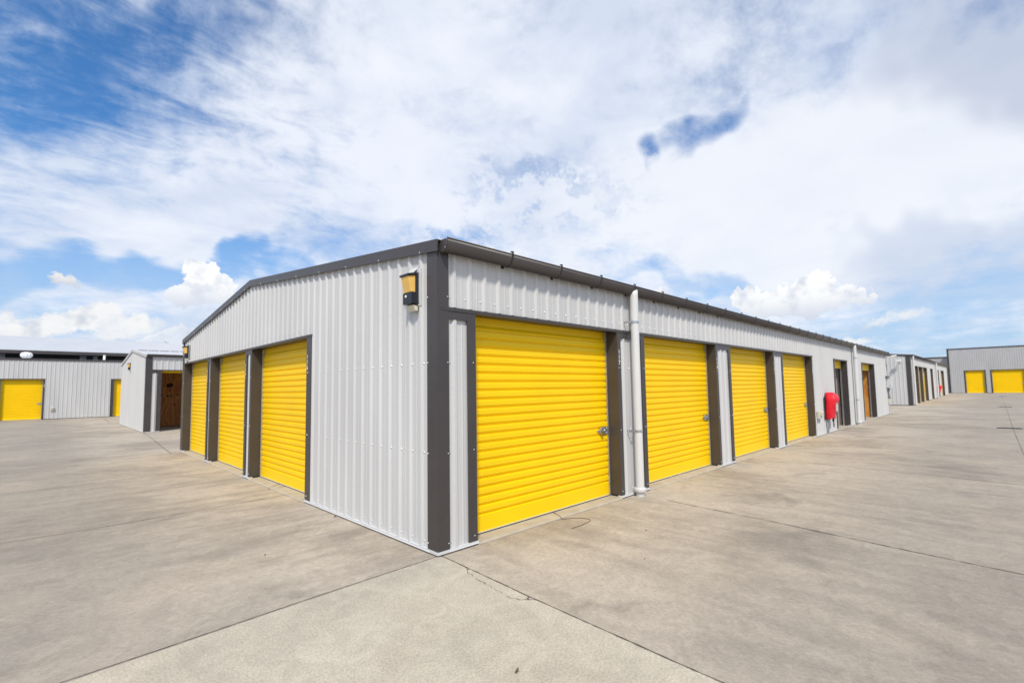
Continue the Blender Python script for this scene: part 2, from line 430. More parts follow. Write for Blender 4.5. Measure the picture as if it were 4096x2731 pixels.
# ------------------------------------------------------------------ main building
LEN, WID = 27.95, 12.05
SL = .1055
zr = lambda y: 3.075+SL*(min(y, 12.0-y)+.06)         # top of roof edge
main = thing('storage_building', (0,0,0), 'large grey ribbed storage building with yellow roller doors, its dark corner post nearest the viewer', 'storage building', 'self storage buildings')
FR = Fr(0,0, 1,0, 0,-1, 1)        # long side, faces -Y
FL = Fr(0,0, 0,1, -1,0, -1)       # gable end, faces -X (s runs away to the viewer's left)
R_open = [(.468,3.161),(3.93,6.651),(7.395,10.116),(10.876,13.645),(16.59,18.474),(21.42,24.133)]
L_open = [(3.242,5.848),(6.243,8.871),(9.224,11.80)]
HEAD = 2.40
mb = MB(); Z0 = .043
clad(mb, FR, .10, LEN-.05, HEAD+.032, 3.03)
for a, c in ((.10,.468),(3.161,3.93),(6.651,7.395),(10.116,10.876)):
    clad(mb, FR, a, c, Z0, HEAD-.03)
for a, c in ((13.645,16.59),(18.474,21.42),(24.133,LEN-.05)):
    clad(mb, FR, a, c, Z0, HEAD+.0315)
screws(mb, FR, .13, LEN-.1, HEAD+.127, .35, .21)
for a, c in ((.13,.34),(3.25,3.83),(6.74,7.29),(10.21,10.77),(13.74,16.5),(18.57,21.3),(24.2,27.8)):
    for z in (.10,.965,1.865): screws(mb, FR, a, c, z, .35, .21)
side = mb.build('wall_cladding', [M['panel'], M['screw']], main)
mb = MB(); PH, PT = .2835, .2125
clad(mb, FL, .12, WID-.05, HEAD+.032, lambda s: zr(s)-.05, PH, PT)
clad(mb, FL, .12, 3.242, Z0, HEAD+.0315, PH, PT)
for a, c in ((5.848,6.243),(8.871,9.224),(11.80,WID-.03)): clad(mb, FL, a, c, Z0, HEAD-.03, PH, PT)
screws(mb, FL, 3.05, WID-.1, HEAD+.135, .241, PT)
for z in (.095,.965,1.865):
    screws(mb, FL, .2, 3.0, z, .241, PT)
    for a, c in ((5.95,6.15),(8.96,9.13)): screws(mb, FL, a, c, z, .241, PT)
mb.build('gable_cladding', [M['panel'], M['screw']], main)
FB = Fr(0,WID-.05, 1,0, 0,1, -1); FE = Fr(LEN,0, 0,1, 1,0, 1)
mb = MB(); clad(mb, FB, 0.03, LEN, Z0, 3.03); mb.build('wall_cladding', M['panel'], main)
mb = MB(); clad(mb, FE, 0.03, WID-.08, Z0, lambda s: zr(s)-.05); mb.build('gable_cladding', M['panel'], main)
# corner posts
W0 = frame(0,0,1,0,0,1)
mb = MB(); mb.plan(W0, [(-.030,.144),(-.030,-.030),(.113,-.030),(.113,-.012),(-.012,-.012),(-.012,.144)], .041, 2.985)
for z in (.10,.965,1.865,2.53):
    screw(mb, FR, .098, z, .030, 1, .007); screw(mb, FL, .130, z, .030, 1, .007)
mb.build('corner_post', [M['dark'], M['screw']], main)
mb = MB(); mb.plan(W0, [(-.030,WID-.12),(-.030,WID-.01),(.12,WID-.01),(.12,WID-.03),(-.012,WID-.03),(-.012,WID-.12)], .041, 2.99); mb.build('corner_post', M['dark'], main)
mb = MB(); mb.plan(W0, [(LEN-.05,-.028),(LEN+.03,-.028),(LEN+.03,.06),(LEN+.012,.06),(LEN+.012,-.012),(LEN-.05,-.012)], .041, 2.985); mb.build('corner_post', M['panel'], main)
# pier heads (dark mitred bands) 
for f_, a, c in ((FR,.113,.358),(FR,3.251,3.82),(FR,6.741,7.285),(FR,10.206,10.766),(FL,5.94,6.133),(FL,8.965,9.112)):
    mb = MB(); mb.box(f_, a, c, -.01, .0275, HEAD-.095, HEAD-.014); mb.build('pier_head_flashing', M['dark'], main)
# door frames and doors
nums = {0:'117',1:'118',2:'119',3:'120'}
for i, (a, c) in enumerate(R_open):
    hd = ((.022,3.50),(3.501,7.0),(7.001,10.5),(10.501,13.76))[i] if i < 4 else None
    f_ = door_frame(main, FR, a, c, .11, .09, head=hd)
    if i in nums: number(f_, FR, nums[i], c+.045, 2.135)
    if i < 4: roller_door(main, FR, a, c, padlock=(i == 0))
for i, (a, c) in enumerate(L_open):
    # here s runs right to left for the viewer: the numbered trim is at the low-s side
    f_ = door_frame(main, FL, a, c, .17 if i == 0 else .10, .09 if i < 2 else .14, head=((3.05,6.04),(6.041,9.04),(9.041,12.02))[i])
    number(f_, FL, ('116','115','114')[i], a-.035, 2.135)
    roller_door(main, FL, a, c, lock=False)
# the two open units, their rolled-up doors
for a, c in R_open[4:]:
    mb = MB(); D = -.17
    zs = [(D-.004, 2.125),(D,2.128),(D,2.24),(D-.016,2.247),(D-.016,2.254),(D-.002,2.274),(D,2.335),(D-.016,2.342),(D-.016,2.349),(D-.002,2.37),(D,2.46)]
    mb.sect(FR, zs+[(D-.03,2.46),(D-.03,2.125)], a+.028, c-.028)
    dr = mb.build('roller_door', M['yellow'], main); dr['label'] = 'open yellow roller door rolled up under its lintel'
    mb = MB(); mb.box(FR, a+.03, c-.03, D-.024, D+.004, 2.105, 2.1245); mb.build('bottom_rail', M['rubber'], dr)
    mb = MB(); sx = a+.45
    mb.tube([FR(sx+.03*math.sin(k*.9), D+.01, 2.12-.085*k) for k in range(7)]+[FR(sx+.06,D+.01,1.66), FR(sx+.02,D+.01,1.60), FR(sx-.02,D+.01,1.68), FR(sx+.0,D+.01,1.80)], .008, 6)
    mb.build('pull_rope', M['palecord'], dr)
# interior partitions of the open units, floor slab, roof lining
mb = MB()
for x in (16.45, 18.58): mb.box(W0, x, x+.03, .262, 6.0, .023, 2.9)
mb.build('partition_wall', M['steelliner'], main)
mb = MB()
for x in (21.30, 24.165): mb.box(W0, x, x+.02, .22, 6.0, .023, 2.9)
mb.box(W0, 16.45, 24.2, 6.02, 6.05, .023, 2.95)
mb.build('partition_wall', M['ply'], main)
mb = MB(); mb.box(W0, .02, LEN-.05, .02, WID-.1, -.05, .0215)
for a, c in R_open: mb.sect(FR, [(-.0195,-.02),(.036,-.02),(.046,.006),(.030,.018),(-.0195,.0215)], a+.001, c-.001)
for a, c in L_open: mb.sect(FL, [(-.0195,-.02),(.036,-.02),(.046,.006),(.030,.018),(-.0195,.0215)], a+.001, c-.001)
mb.build('floor_slab', M['apron'], main)
# pale base flashing with the dark gap under it
def base(fr, a, c):
    mb = MB(); mb.sect(fr, [(-.03,.041),(-.03,.020),(.040,.014),(.042,.019),(.038,.024),(.036,.026),(.036,.041)], a, c); mb.build('base_flashing', M['flash'], main)
for a, c in ((.10,.475),(3.16,3.93),(6.65,7.4),(10.11,10.88),(13.64,16.6),(18.47,21.43),(24.13,LEN+.04)): base(FR, a, c)
for a, c in ((.10,3.243),(5.847,6.244),(8.87,9.225),(11.79,WID-.03)): base(FL, a, c)
mb = MB(); mb.plan(W0, [(-.040,.10),(-.040,-.040),(.10,-.040),(.10,.02),(.02,.10)], .015, .041)
mb.build('base_flashing', M['flash'], main)
# roof
def gable_roof(parent, x0, x1, y0, y1, zf, m, over=.06):
    yr = (y0+y1)/2; mb = MB(); fx = frame(0,0,0,1,1,0)
    for a, c in ((y0-over, yr), (yr, y1+over)):
        n0 = [(x0,a),(x1,a)]
        A = [Vector((x0,a,zf(a))),Vector((x0,c,zf(c))),Vector((x0,c,zf(c)-.03)),Vector((x0,a,zf(a)-.03))]
        B = [v+Vector((x1-x0,0,0)) for v in A]; mb.extrude(A, B)
    # standing ribs
    k = x0+.12
    while k < x1:
        for a, c in ((y0-over, yr), (yr, y1+over)):
            A = [Vector((k,a,zf(a)-.005)),Vector((k+.05,a,zf(a)-.005)),Vector((k+.035,a,zf(a)+.022)),Vector((k+.015,a,zf(a)+.022))]
            B = [Vector((v.x, c, v.z-zf(a)+zf(c))) for v in A]; mb.extrude(A, B)
        k += .42
    r = mb.build('roof', m, parent)
    mb = MB(); z = zf(yr)
    P = [(yr-.18, zf(yr-.18)+.024),(yr,z+.030),(yr+.18, zf(yr+.18)+.024),(yr+.18, zf(yr+.18)+.030),(yr,z+.042),(yr-.18, zf(yr-.18)+.030)]
    mb.extrude([Vector((x0-.03,y,q)) for y,q in P], [Vector((x1+.03,y,q)) for y,q in P])
    mb.build('ridge_cap', m, r)
    return r
gable_roof(main, .03, LEN, 0, 12.0, lambda y: zr(y)-.02, M['roof'], over=.02)
def barge(parent, x, sgn, y0, y1, zf, m, hgt=.108, th=.018, lap=.10, over=.06):
    yr = (y0+y1)/2
    for a, c in ((y0-over, yr), (yr, y1+over)):
        mb = MB()
        sec = lambda y: [(x+sgn*.034, zf(y)-hgt),(x+sgn*(.034+th), zf(y)-hgt),(x+sgn*(.034+th), zf(y)+.012),(x-sgn*lap, zf(y)+.012),(x-sgn*lap, zf(y)+.004),(x+sgn*.034, zf(y)+.004)]
        mb.extrude([Vector((q[0],a,q[1])) for q in sec(a)], [Vector((q[0],c,q[1])) for q in sec(c)])
        if sgn < 0:
            fr2 = Fr(x,0,0,1,-1,0,-1); y = a+.3
            while y < c-.1: screw(mb, fr2, y, zf(y)-hgt+.012, .034+th, 1, .007); y += .85
        mb.build('barge_board', [m, M['screw']], parent)
barge(main, 0, -1, 0, 12.0, zr, M['dark'])
barge(main, LEN, 1, 0, 12.0, zr, M['dark'])
gutter(main, FR, .0, LEN-.02, brackets=[.897+.8565*k for k in range(32)])
downpipe(main, FR, 3.50, d=.125)
downpipe(main, FR, 19.45, d=.13)

# ------------------------------------------------------------------ wall lights
def wall_light(fr, s, z, label, group='black wall lights with amber lenses'):
    p = fr(s,0,z)
    t = thing('wall_light', p, label, 'wall light', group)
    k = -1 if fr.r < 0 else 1
    q = lambda a, d, zz: fr(s+k*a, d, z+zz)       # a to the viewer's right
    def bx(mb, a0, a1, d0, d1, z0, z1, mi=0):
        A = [q(a0,d0,z0),q(a1,d0,z0),q(a1,d1,z0),q(a0,d1,z0)]; B = [q(a0,d0,z1),q(a1,d0,z1),q(a1,d1,z1),q(a0,d1,z1)]; mb.extrude(A, B, mi)
    mb = MB(); bx(mb, -.125, .125, .024, .030, -.185, .21)
    for a, zz in ((.105,.17),(.105,-.15)): mb.tube([q(a,.030,zz), q(a,.034,zz)], .007, 6)
    mb.build('mounting_plate', M['flash'], t, .003)
    mb = MB()
    mb.extrude([q(-.06,.024,.235),q(.06,.024,.235),q(.05,.075,.175),q(-.06,.075,.175)],[q(-.06,.024,.212),q(.06,.024,.212),q(.05,.075,.160),q(-.06,.075,.160)])
    mb.build('top_hood', M['flash'], t, .003); mb = MB()
    mb.extrude([q(-.06,.031,-.186),q(.07,.031,-.186),q(.07,.085,-.175),q(-.06,.085,-.175)],[q(-.06,.031,-.235),q(.07,.031,-.235),q(.07,.060,-.235),q(-.06,.060,-.235)])
    mb.build('cable_hood', M['cream'], t, .003)
    mb = MB()   # body: slab back + sloping hood + sensor base
    bx(mb, -.085, .085, .031, .062, -.165, .165)
    bx(mb, -.083, .083, .062, .118, -.163, -.045)
    A = [(.062,.163),(.062,.140),(.158,.120),(.160,.142)]
    mb.extrude([q(-.084,d,zz) for d,zz in A], [q(.084,d,zz) for d,zz in A])
    mb.build('lamp_body', M['black'], t, .003)
    mb = MB()
    A = [(.062,-.0445),(.112,-.0445),(.150,.120),(.062,.138)]
    mb.extrude([q(-.072,d,zz) for d,zz in A], [q(.072,d,zz) for d,zz in A])
    mb.build('amber_lens', M['lens'], t, .006)
    mb = MB(); mb.tube([q(-.02,.118,-.085), q(-.02,.124,-.085), q(-.02,.130,-.085)], [.015,.014,.006], 12); mb.build('sensor', M['white'], t)
    return t
wall_light(FL, .375, 2.65, 'black wall light with amber lens on the gable wall beside the nearest corner post')
wall_light(FL, 11.38, 2.70, 'black wall light with amber lens at the far left end of the nearest gable wall')

# ------------------------------------------------------------------ small things on the walls
def power_box(fr, s, z, label, w=.13, h=.20, d=.10):
    t = thing('power_box', fr(s,0,z), label, 'power box', 'cream power boxes')
    mb = MB(); mb.box(fr, s-w/2, s+w/2, .024, .024+d*.6, z-h/2, z+h/2); mb.build('box_body', M['cream'], t, .008)
    mb = MB(); mb.box(fr, s-w*.4, s+w*.4, .0245+d*.6, .03+d, z-h*.05, z+h*.42); mb.build('box_lid', M['cream'], t, .006)
    mb = MB(); mb.box(fr, s-.02, s+.02, .031+d, .045+d, z+h*.12, z+h*.26); mb.build('switch', M['copper'], t, .003)
    return t
power_box(FR, 14.05, .64, 'cream power box low on the grey wall left of the red hose cover', .26, .23, .13)
# hose reel under its red cover
t = thing('hose_reel', FR(15.14,0,0), 'fire hose reel under a red vinyl cover with white lettering on the near building wall', 'fire hose reel', 'hose reels under red covers')
def lerp(f, T):
    for (a, x), (b_, y) in zip(T[:-1], T[1:]):
        if f <= b_: return x+(y-x)*(f-a)/(b_-a)
    return T[-1][1]
def cover(parent, fr, s0, s1, z0, z1, dep, m):
    mb = MB(); rows = []; n = 36; nz = 18; c = (s0+s1)/2; hw = (s1-s0)/2
    for j in range(nz+1):
        f = j/nz; z = z0+(z1-z0)*f
        k = lerp(f, ((0,.95),(.5,1.02),(.75,1.0),(.9,.80),(1,.50)))
        kd = lerp(f, ((0,.60),(.4,.74),(.75,1.0),(.9,.92),(1,.55)))
        row = []
        for i in range(n):
            a = 2*PI*i/n; ca, sa = math.cos(a), math.sin(a); e = .58
            x = (abs(ca)**e)*(1 if ca > 0 else -1); y = (abs(sa)**e)*(1 if sa > 0 else -1)
            w = (.030*math.sin(5*a+3*f)+.024*math.sin(9*a-4*f))*(1.25-f)
            dd = (dep*(.5+.5*y)*kd)*(1+w)+.03
            row.append(fr(c+hw*x*k*(1+w), dd, z+.022*math.sin(3*a+1)*max(0, 1-f*5)))
        rows.append(row)
    mb.grid(rows, 0, True, True); mb.quad(rows[-1]); 
    inner = [[c0+(Vector((fr(c,dep/2,z0).x, fr(c,dep/2,z0).y, c0.z))-c0)*.06 for c0 in rows[0]]]
    mb.grid([rows[0], inner[0], [v+Vector((0,0,.12)) for v in inner[0]]], 0, True, True)
    return mb.build('cover', m, parent)
cv = cover(t, FR, 14.84, 15.44, .47, 1.30, .32, M['red'])
text_mesh('lettering', cv, FR, 'FIRE\nHOSE\nREEL', 15.12, .308, .90, .135, M['digit'], .72)
mb = MB(); mb.tube([FR(14.93,.06,.03), FR(14.93,.06,.30), FR(14.93,.06,.62)], .022, 10); mb.tube([FR(14.93,.0,.44),FR(14.93,.12,.44)], .03, 10)
mb.build('water_pipe', M['copper'], t)
mb = MB(); mb.tube([FR(15.14,.17,.56), FR(15.15,.18,.42), FR(15.13,.19,.34), FR(15.14,.19,.30)], .016, 8)
mb.tube([FR(15.14,.19,.32), FR(15.14,.19,.20)], [.022,.012], 8); mb.tube([FR(15.18,.17,.46),FR(15.18,.18,.38)], .03, 8); mb.build('nozzle', M['rubber'], t)
mb = MB(); mb.box(FR, 14.84, 14.88, .024, .05, .45, 1.16); mb.tube([FR(15.14,.07,.92),FR(15.14,.19,.92)], .13, 16); mb.build('reel', M['rubber'], t)
# flood light, switchboard, conduit at the far end of the near building
def flood(fr, s, z, label, d=.46):
    t = thing('flood_light', fr(s,0,z), label, 'flood light', 'white flood lights')
    mb = MB(); mb.tube([fr(s,.0,z-.03), fr(s,.14,z-.01), fr(s,d-.12,z)], .02, 8); mb.box(fr, s-.06, s+.06, .024, .05, z-.08, z+.05); mb.build('arm', M['white'], t)
    mb = MB(); A = [(d-.20,z+.055),(d,z+.075),(d+.02,z+.02),(d-.08,z-.03),(d-.20,z-.025)]
    mb.sect(fr, A, s-.13, s+.13); mb.build('lamp_head', M['white'], t, .008)
    return t
flood(FR, 27.55, 2.87, 'white flood light under the gutter at the far end of the near building')
t = thing('switchboard', FR(27.55,0,1.3), 'pale upright meter enclosure with conduit at the far end of the near building wall', 'meter box')
mb = MB(); mb.box(FR, 27.35, 27.78, .025, .21, 1.31, 1.875); mb.build('enclosure', M['flash'], t, .006)
mb = MB(); mb.box(FR, 27.2, 27.8, .024, .17, 1.878, 1.90); mb.build('rain_hood', M['dark'], t)
mb = MB(); mb.tube([FR(27.6,.08,.76), FR(27.6,.08,1.309)], .04, 10); mb.build('conduit', M['copper'], t)
for z in (1.40,1.77): mb = MB(); mb.box(FR, 27.335, 27.349, .15, .20, z, z+.05); mb.build('hinge', M['copper'], t)
power_box(FR, 27.6, .64, 'cream power box under the meter enclosure at the near building\'s far end', .14, .22, .09)

# ------------------------------------------------------------------ second building (behind, left)
B0, BY0, BY1 = .227, 20.655, 29.4
zB = lambda y: 3.19+.118*(min(y, 2*25.03-y)-BY0+.06)
bb = thing('storage_building', (B0,BY0,0), 'smaller pale grey gabled storage building with an open plywood lined unit, behind the left end', 'storage building', 'self storage buildings')
GB = Fr(B0,BY0, 1,0, 0,-1, 1); GL = Fr(B0,BY0, 0,1, -1,0, -1)
bo = (.505, 3.2)
mb = MB(); clad(mb, GB, .1, 27.8, 2.59, 3.15, .30); clad(mb, GB, .1, bo[0], .043, 2.45, .30); clad(mb, GB, bo[1], 27.8, .043, 2.5895, .30); mb.build('wall_cladding', M['panel'], bb)
mb = MB(); clad(mb, GL, .1, BY1-BY0, .043, lambda s: zB(s+BY0)-.05); mb.build('gable_cladding', M['panel'], bb)
mb = MB(); clad(mb, Fr(B0,BY1,1,0,0,1,1), 0, 27.8, .043, 3.15); clad(mb, Fr(B0+27.8,BY0,0,1,1,0,1), 0, BY1-BY0, .043, lambda s: zB(s+BY0)-.05); mb.build('wall_cladding', M['panel'], bb)
mb = MB(); WB = frame(B0,BY0,1,0,0,1)
mb.plan(WB, [(-.030,.15),(-.030,-.030),(.185,-.030),(.185,-.012),(-.012,-.012),(-.012,.15)], .041, 3.14); mb.build('corner_post', M['dark'], bb)
mb = MB(); mb.box(GB, .186, bo[0]-.155, -.01, .0275, 2.46, 2.556); mb.build('pier_head_flashing', M['dark'], bb)
door_frame(bb, GB, bo[0], bo[1], .15, .1, zhead=2.557)
mb = MB(); D = -.17
mb.sect(GB, [(D-.004,2.47),(D,2.475),(D,2.58),(D-.03,2.62),(D-.03,2.47)], bo[0]+.03, bo[1]-.03)
dr = mb.build('roller_door', M['yellow'], bb); dr['label'] = 'yellow roller door rolled almost fully up'
mb = MB(); mb.box(WB, .02, 27.7, .02, BY1-BY0-.05, -.05, .0215); mb.sect(GB, [(-.0195,-.02),(.036,-.02),(.046,.006),(.030,.018),(-.0195,.0215)], bo[0], bo[1]); mb.build('floor_slab', M['apron'], bb)
mb = MB(); mb.box(WB, .08, .10, .3, 4.0, .022, 3.0); mb.box(WB, 3.5, 3.52, .3, 4.0, .022, 3.0); mb.box(WB, .08, 3.52, 4.0, 4.02, .022, 3.0)
mb.build('partition_wall', M['ply'], bb)
rnd = random.Random(3)
def blotch(x, z, rx, rz, n=18):
    mb = MB()
    mb.extrude([WB(x+rx*math.cos(2*PI*k/n)*rr[k], 3.999, z+rz*math.sin(2*PI*k/n)*rr[k]) for k in range(n)], [WB(x+rx*math.cos(2*PI*k/n)*rr[k], 3.996, z+rz*math.sin(2*PI*k/n)*rr[k]) for k in range(n)]); mb.build('wood_stain', M['mark'], bb)
for x, z, a, c in ((1.42,2.0,.15,.11),(1.10,1.52,.045,.045),(1.34,1.48,.05,.04),(1.50,1.47,.045,.035),(1.76,1.52,.045,.045),(1.64,1.05,.045,.035),(1.43,1.76,.02,.10)):
    rr = [1+.35*rnd.uniform(-1,1) for _ in range(18)]; blotch(x, z, a, c)
mb = MB(); mb.sect(GL, [(-.03,.041),(-.03,.016),(.040,.016),(.036,.041)], .0, BY1-BY0); mb.sect(GB, [(-.03,.041),(-.03,.016),(.040,.016),(.036,.041)], 0, bo[0]); mb.build('base_flashing', M['flash'], bb)
gable_roof(bb, B0-.02, B0+27.8, BY0, BY1, lambda y: zB(y)-.02, M['roof'])
barge(bb, B0, -1, BY0, BY1, zB, M['panel'], hgt=.10)
gutter(bb, GB, .0, 27.8, z=3.215, w=.13, h=.09)
wall_light(GL, 4.95, 2.93, 'small black wall light with amber lens high on the smaller building\'s gable')

# ------------------------------------------------------------------ third building (left, across the yard)
AY = 40.31
ba = thing('storage_building', (-14,AY,0), 'long pale grey storage building facing across the yard at the far left', 'storage building', 'self storage buildings')
GA = Fr(0,AY, 1,0, 0,-1, 1)
ao = [(-4.72-.02,-2.80),(.80,3.6)]
mb = MB(); clad(mb, GA, -14, 26, 2.69, 3.93, .1, .215)
clad(mb, GA, -14, ao[0][0], .043, 2.6895, .1, .215); clad(mb, GA, ao[0][1], .65, .043, 2.6895, .1, .215); clad(mb, GA, ao[1][1], 26, .043, 2.6895, .1, .215)
for a, c in ((-14,26),): pass
mb.build('wall_cladding', M['panel'], ba)
mb = MB(); clad(mb, Fr(-14,AY,0,1,-1,0,-1), 0, 3.4, .043, 3.9); clad(mb, Fr(26,AY,0,1,1,0,1), 0, 3.4, .043, 3.9); clad(mb, Fr(0,AY+3.4,1,0,0,1,1), -14, 26, .043, 3.8); mb.build('wall_cladding', M['panel'], ba)
f_ = door_frame(ba, GA, ao[0][0], ao[0][1], .10, .09, zhead=2.655, scr=())
number(f_, GA, '35', -2.755, 2.33, h=.075, step=.11)
roller_door(ba, GA, ao[0][0], ao[0][1], zhead=2.655, coarse=True, lockz=1.05, padlock=False)
f_ = door_frame(ba, GA, ao[1][0], ao[1][1], .14, .09, zhead=2.655, scr=())
roller_door(ba, GA, ao[1][0], ao[1][1], zhead=2.655, coarse=True, padlock=False)
mb = MB(); mb.box(frame(0,AY,1,0,0,1), -13.9, 25.9, .03, 3.3, -.05, .02); mb.build('floor_slab', M['apron'], ba)
mb = MB(); mb.sect(GA, [(.030,3.90),(.055,3.90),(.055,4.02),(-.1,4.03),(-.1,4.0),(.030,4.0)], -14, 26); mb.build('fascia', M['dark'], ba)
mb = MB(); mb.extrude([Vector((-14,AY-.0,4.0)),Vector((-14,AY+3.45,3.82)),Vector((-14,AY+3.45,3.78)),Vector((-14,AY,3.96))],[Vector((26,AY-.0,4.0)),Vector((26,AY+3.45,3.82)),Vector((26,AY+3.45,3.78)),Vector((26,AY,3.96))]); mb.build('roof', M['roof'], ba)
power_box(GA, -2.31, .68, 'cream power box on the far left building beside its yellow door', .17, .24, .1)
# turbine vent and flue on its roof
t = thing('roof_vent', (-3.68,42.0,3.85), 'white round turbine vent on the roof of the far left building', 'roof vent')
mb = MB(); n = 24
prof = [(.10,4.10),(.20,4.14),(.27,4.22),(.295,4.32),(.27,4.43),(.20,4.50),(.09,4.53),(.0,4.535)]
rows = []
for j, (r_, z) in enumerate(prof[:-1]): rows.append([Vector((-3.68+(r_*(1+(.06 if k % 2 else -.03)))*math.cos(2*PI*k/n+.1*j), 42.0+(r_*(1+(.06 if k % 2 else -.03)))*math.sin(2*PI*k/n+.1*j), z)) for k in range(n)])
mb.grid(rows, 0, True); mb.quad(rows[-1]); mb.quad(rows[0]); mb.build('turbine', M['white'], t)
mb = MB(); mb.tube([(-3.68,42,3.85),(-3.68,42,4.11)], .11, 14); mb.build('vent_base', M['white'], t)
t = thing('flue_pipe', (.33,42.0,3.85), 'short white flue pipe standing on the roof of the far left building', 'flue pipe')
mb = MB(); mb.tube([(.33,42,3.85),(.33,42,4.42)], .07, 12); mb.build('pipe', M['white'], t); mb = MB(); mb.tube([(.33,42,4.421),(.33,42,4.47)], [.09,.06], 12); mb.build('cap', M['white'], t)

# large open warehouse behind it
wh = thing('warehouse', (-20,44.3,0), 'large warehouse with a broad pale roof and dark open front behind the far left building', 'warehouse')
mb = MB()
zE = lambda y: 4.80+.176*(y-44.3)
A = [Vector((-40,44.2,zE(44.2))),Vector((-40,55.2,zE(55.2))),Vector((-40,66.2,zE(44.2))),Vector((-40,66.2,zE(44.2)-.05)),Vector((-40,55.2,zE(55.2)-.05)),Vector((-40,44.2,zE(44.2)-.05))]
mb.extrude(A, [v+Vector((80,0,0)) for v in A])
rf = mb.build('roof', M['roof'], wh)
mb = MB(); mb.box(frame(0,0,1,0,0,1), -40, 40, 44.12, 44.19, 4.57, 4.80); mb.build('fascia', M['dark'], wh)
mb = MB(); mb.box(frame(0,0,1,0,0,1), -40, 40, 66.0, 66.1, 0, 4.7); mb.box(frame(0,0,1,0,0,1), -40, -39.9, 44.3, 66, 0, 4.7); mb.box(frame(0,0,1,0,0,1), 39.9, 40, 44.3, 66, 0, 4.7)
mb.build('wall', M['dark'], wh)
for x in (-20,-12,4.5,12,20,28,36):
    mb = MB(); mb.box(frame(0,0,1,0,0,1), x, x+.2, 44.3, 44.5, 0, 4.7); mb.build('column', M['dark'], wh)
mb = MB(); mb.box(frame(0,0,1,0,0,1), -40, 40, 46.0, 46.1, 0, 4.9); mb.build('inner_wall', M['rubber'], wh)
for a, c in ((-5.7,-4.77),(-.92,-.54),(-.16,.11)):
    mb = MB()
    for k in range(7): mb.sect(Fr(0,44.35,1,0,0,-1), [(0,4.02+.08*k),(.05,4.0+.08*k),(.055,4.012+.08*k),(.005,4.032+.08*k)], a, c)
    mb.build('louvre', M['copper'], wh)

# ------------------------------------------------------------------ building C (beyond the near one, right)
CX, CY = 38.718, .10
zC = lambda y: 3.42+.1*(min(y-CY, 12-(y-CY)))
bc = thing('storage_building', (CX,CY,0), 'grey storage building beyond the near one, seen along its row of narrow openings', 'storage building', 'self storage buildings')
GC = Fr(CX,CY, 1,0, 0,-1, 1); GCL = Fr(CX,CY, 0,1, -1,0, -1)
co = [(2.05,4.30),(4.75,7.25),(7.70,10.85),(13.95,16.0),(20.0,22.6),(25.4,29.2)]
LC = 34.5
mb = MB(); clad(mb, GC, .1, LC, 2.735, 3.35, .2)
prev = .1
for a, c in co: clad(mb, GC, prev, a, .043, 2.734, .2); prev = c
clad(mb, GC, prev, LC, .043, 2.734, .2)
mb.build('wall_cladding', M['panel'], bc)
mb = MB(); clad(mb, GCL, .1, 12, .043, lambda s: zC(s+CY)-.05, .16); mb.build('gable_cladding', M['panel'], bc)
mb = MB(); clad(mb, Fr(CX,CY+12,1,0,0,1), 0, LC, .043, 3.3); clad(mb, Fr(CX+LC,CY,0,1,1,0), 0, 12, .043, 3.3); mb.build('wall_cladding', M['panel'], bc)
mb = MB(); mb.plan(frame(CX,CY,1,0,0,1), [(-.03,.20),(-.03,-.03),(.30,-.03),(.30,-.012),(-.012,-.012),(-.012,.20)], .041, 3.33); mb.build('corner_post', M['dark'], bc)
for i, (a, c) in enumerate(co):
    door_frame(bc, GC, a, c, .11, .09, zhead=2.70, scr=())
    roller_door(bc, GC, a, c, zhead=2.70, coarse=True, lock=False)
mb = MB(); mb.box(frame(CX,CY,1,0,0,1), .03, LC-.1, .03, 11.9, -.05, .02); mb.build('floor_slab', M['apron'], bc)
gable_roof(bc, CX, CX+LC, CY, CY+12, lambda y: zC(y)-.02, M['roof'])
barge(bc, CX, -1, CY, CY+12, zC, M['dark'])
gutter(bc, GC, .0, LC, z=3.42, w=.17, h=.12)
downpipe(bc, GC, .52, zt=3.3, d=.14, clamps=()); downpipe(bc, GC, 18.6, zt=3.3, d=.14, clamps=())
flood(GCL, .50, 2.98, 'white flood light on the gable wall of the building beyond the near one', .5)
t = thing('hose_reel', GC(21.2,0,0), 'small distant fire hose reel under a red cover between the far openings', 'fire hose reel', 'hose reels under red covers')
cover(t, GC, 19.4, 20.0, .55, 1.25, .34, M['red']); mb = MB(); mb.tube([GC(19.45,.06,.03), GC(19.45,.06,.7)], .03, 8); mb.build('water_pipe', M['copper'], t)

# ------------------------------------------------------------------ building D (far right) and F behind
DX = 82.7
bd = thing('warehouse', (DX,.42,0), 'tall grey flat topped building with two yellow doors closing the lane at far right', 'storage building', 'self storage buildings')
GD = Fr(DX,.42, 0,-1, -1,0, 1)
do = [(1.62,3.38),(4.04,6.82)]
mb = MB(); clad(mb, GD, .1, 16, 2.945, 5.75, .1)
prev = .1
for a, c in do: clad(mb, GD, prev, a, .05, 2.944, .1); prev = c
clad(mb, GD, prev, 16, .05, 2.944, .1); mb.build('wall_cladding', M['panel_far'], bd)
mb = MB(); clad(mb, Fr(DX,.42,1,0,0,1), .1, 20, .05, 5.75); clad(mb, Fr(DX,-15.6,1,0,0,-1), 0, 20, .05, 5.75); mb.build('wall_cladding', M['panel_far'], bd)
mb = MB(); mb.plan(frame(DX,.42,1,0,0,1), [(-.03,-.16),(-.03,.03),(.16,.03),(.16,.012),(-.012,.012),(-.012,-.16)], .045, 5.74); mb.build('corner_post', M['dark'], bd)
mb = MB(); mb.sect(GD, [(-.2,5.74),(.06,5.74),(.06,5.86),(-.2,5.86)], -.06, 16); mb.build('parapet_capping', M['dark'], bd)
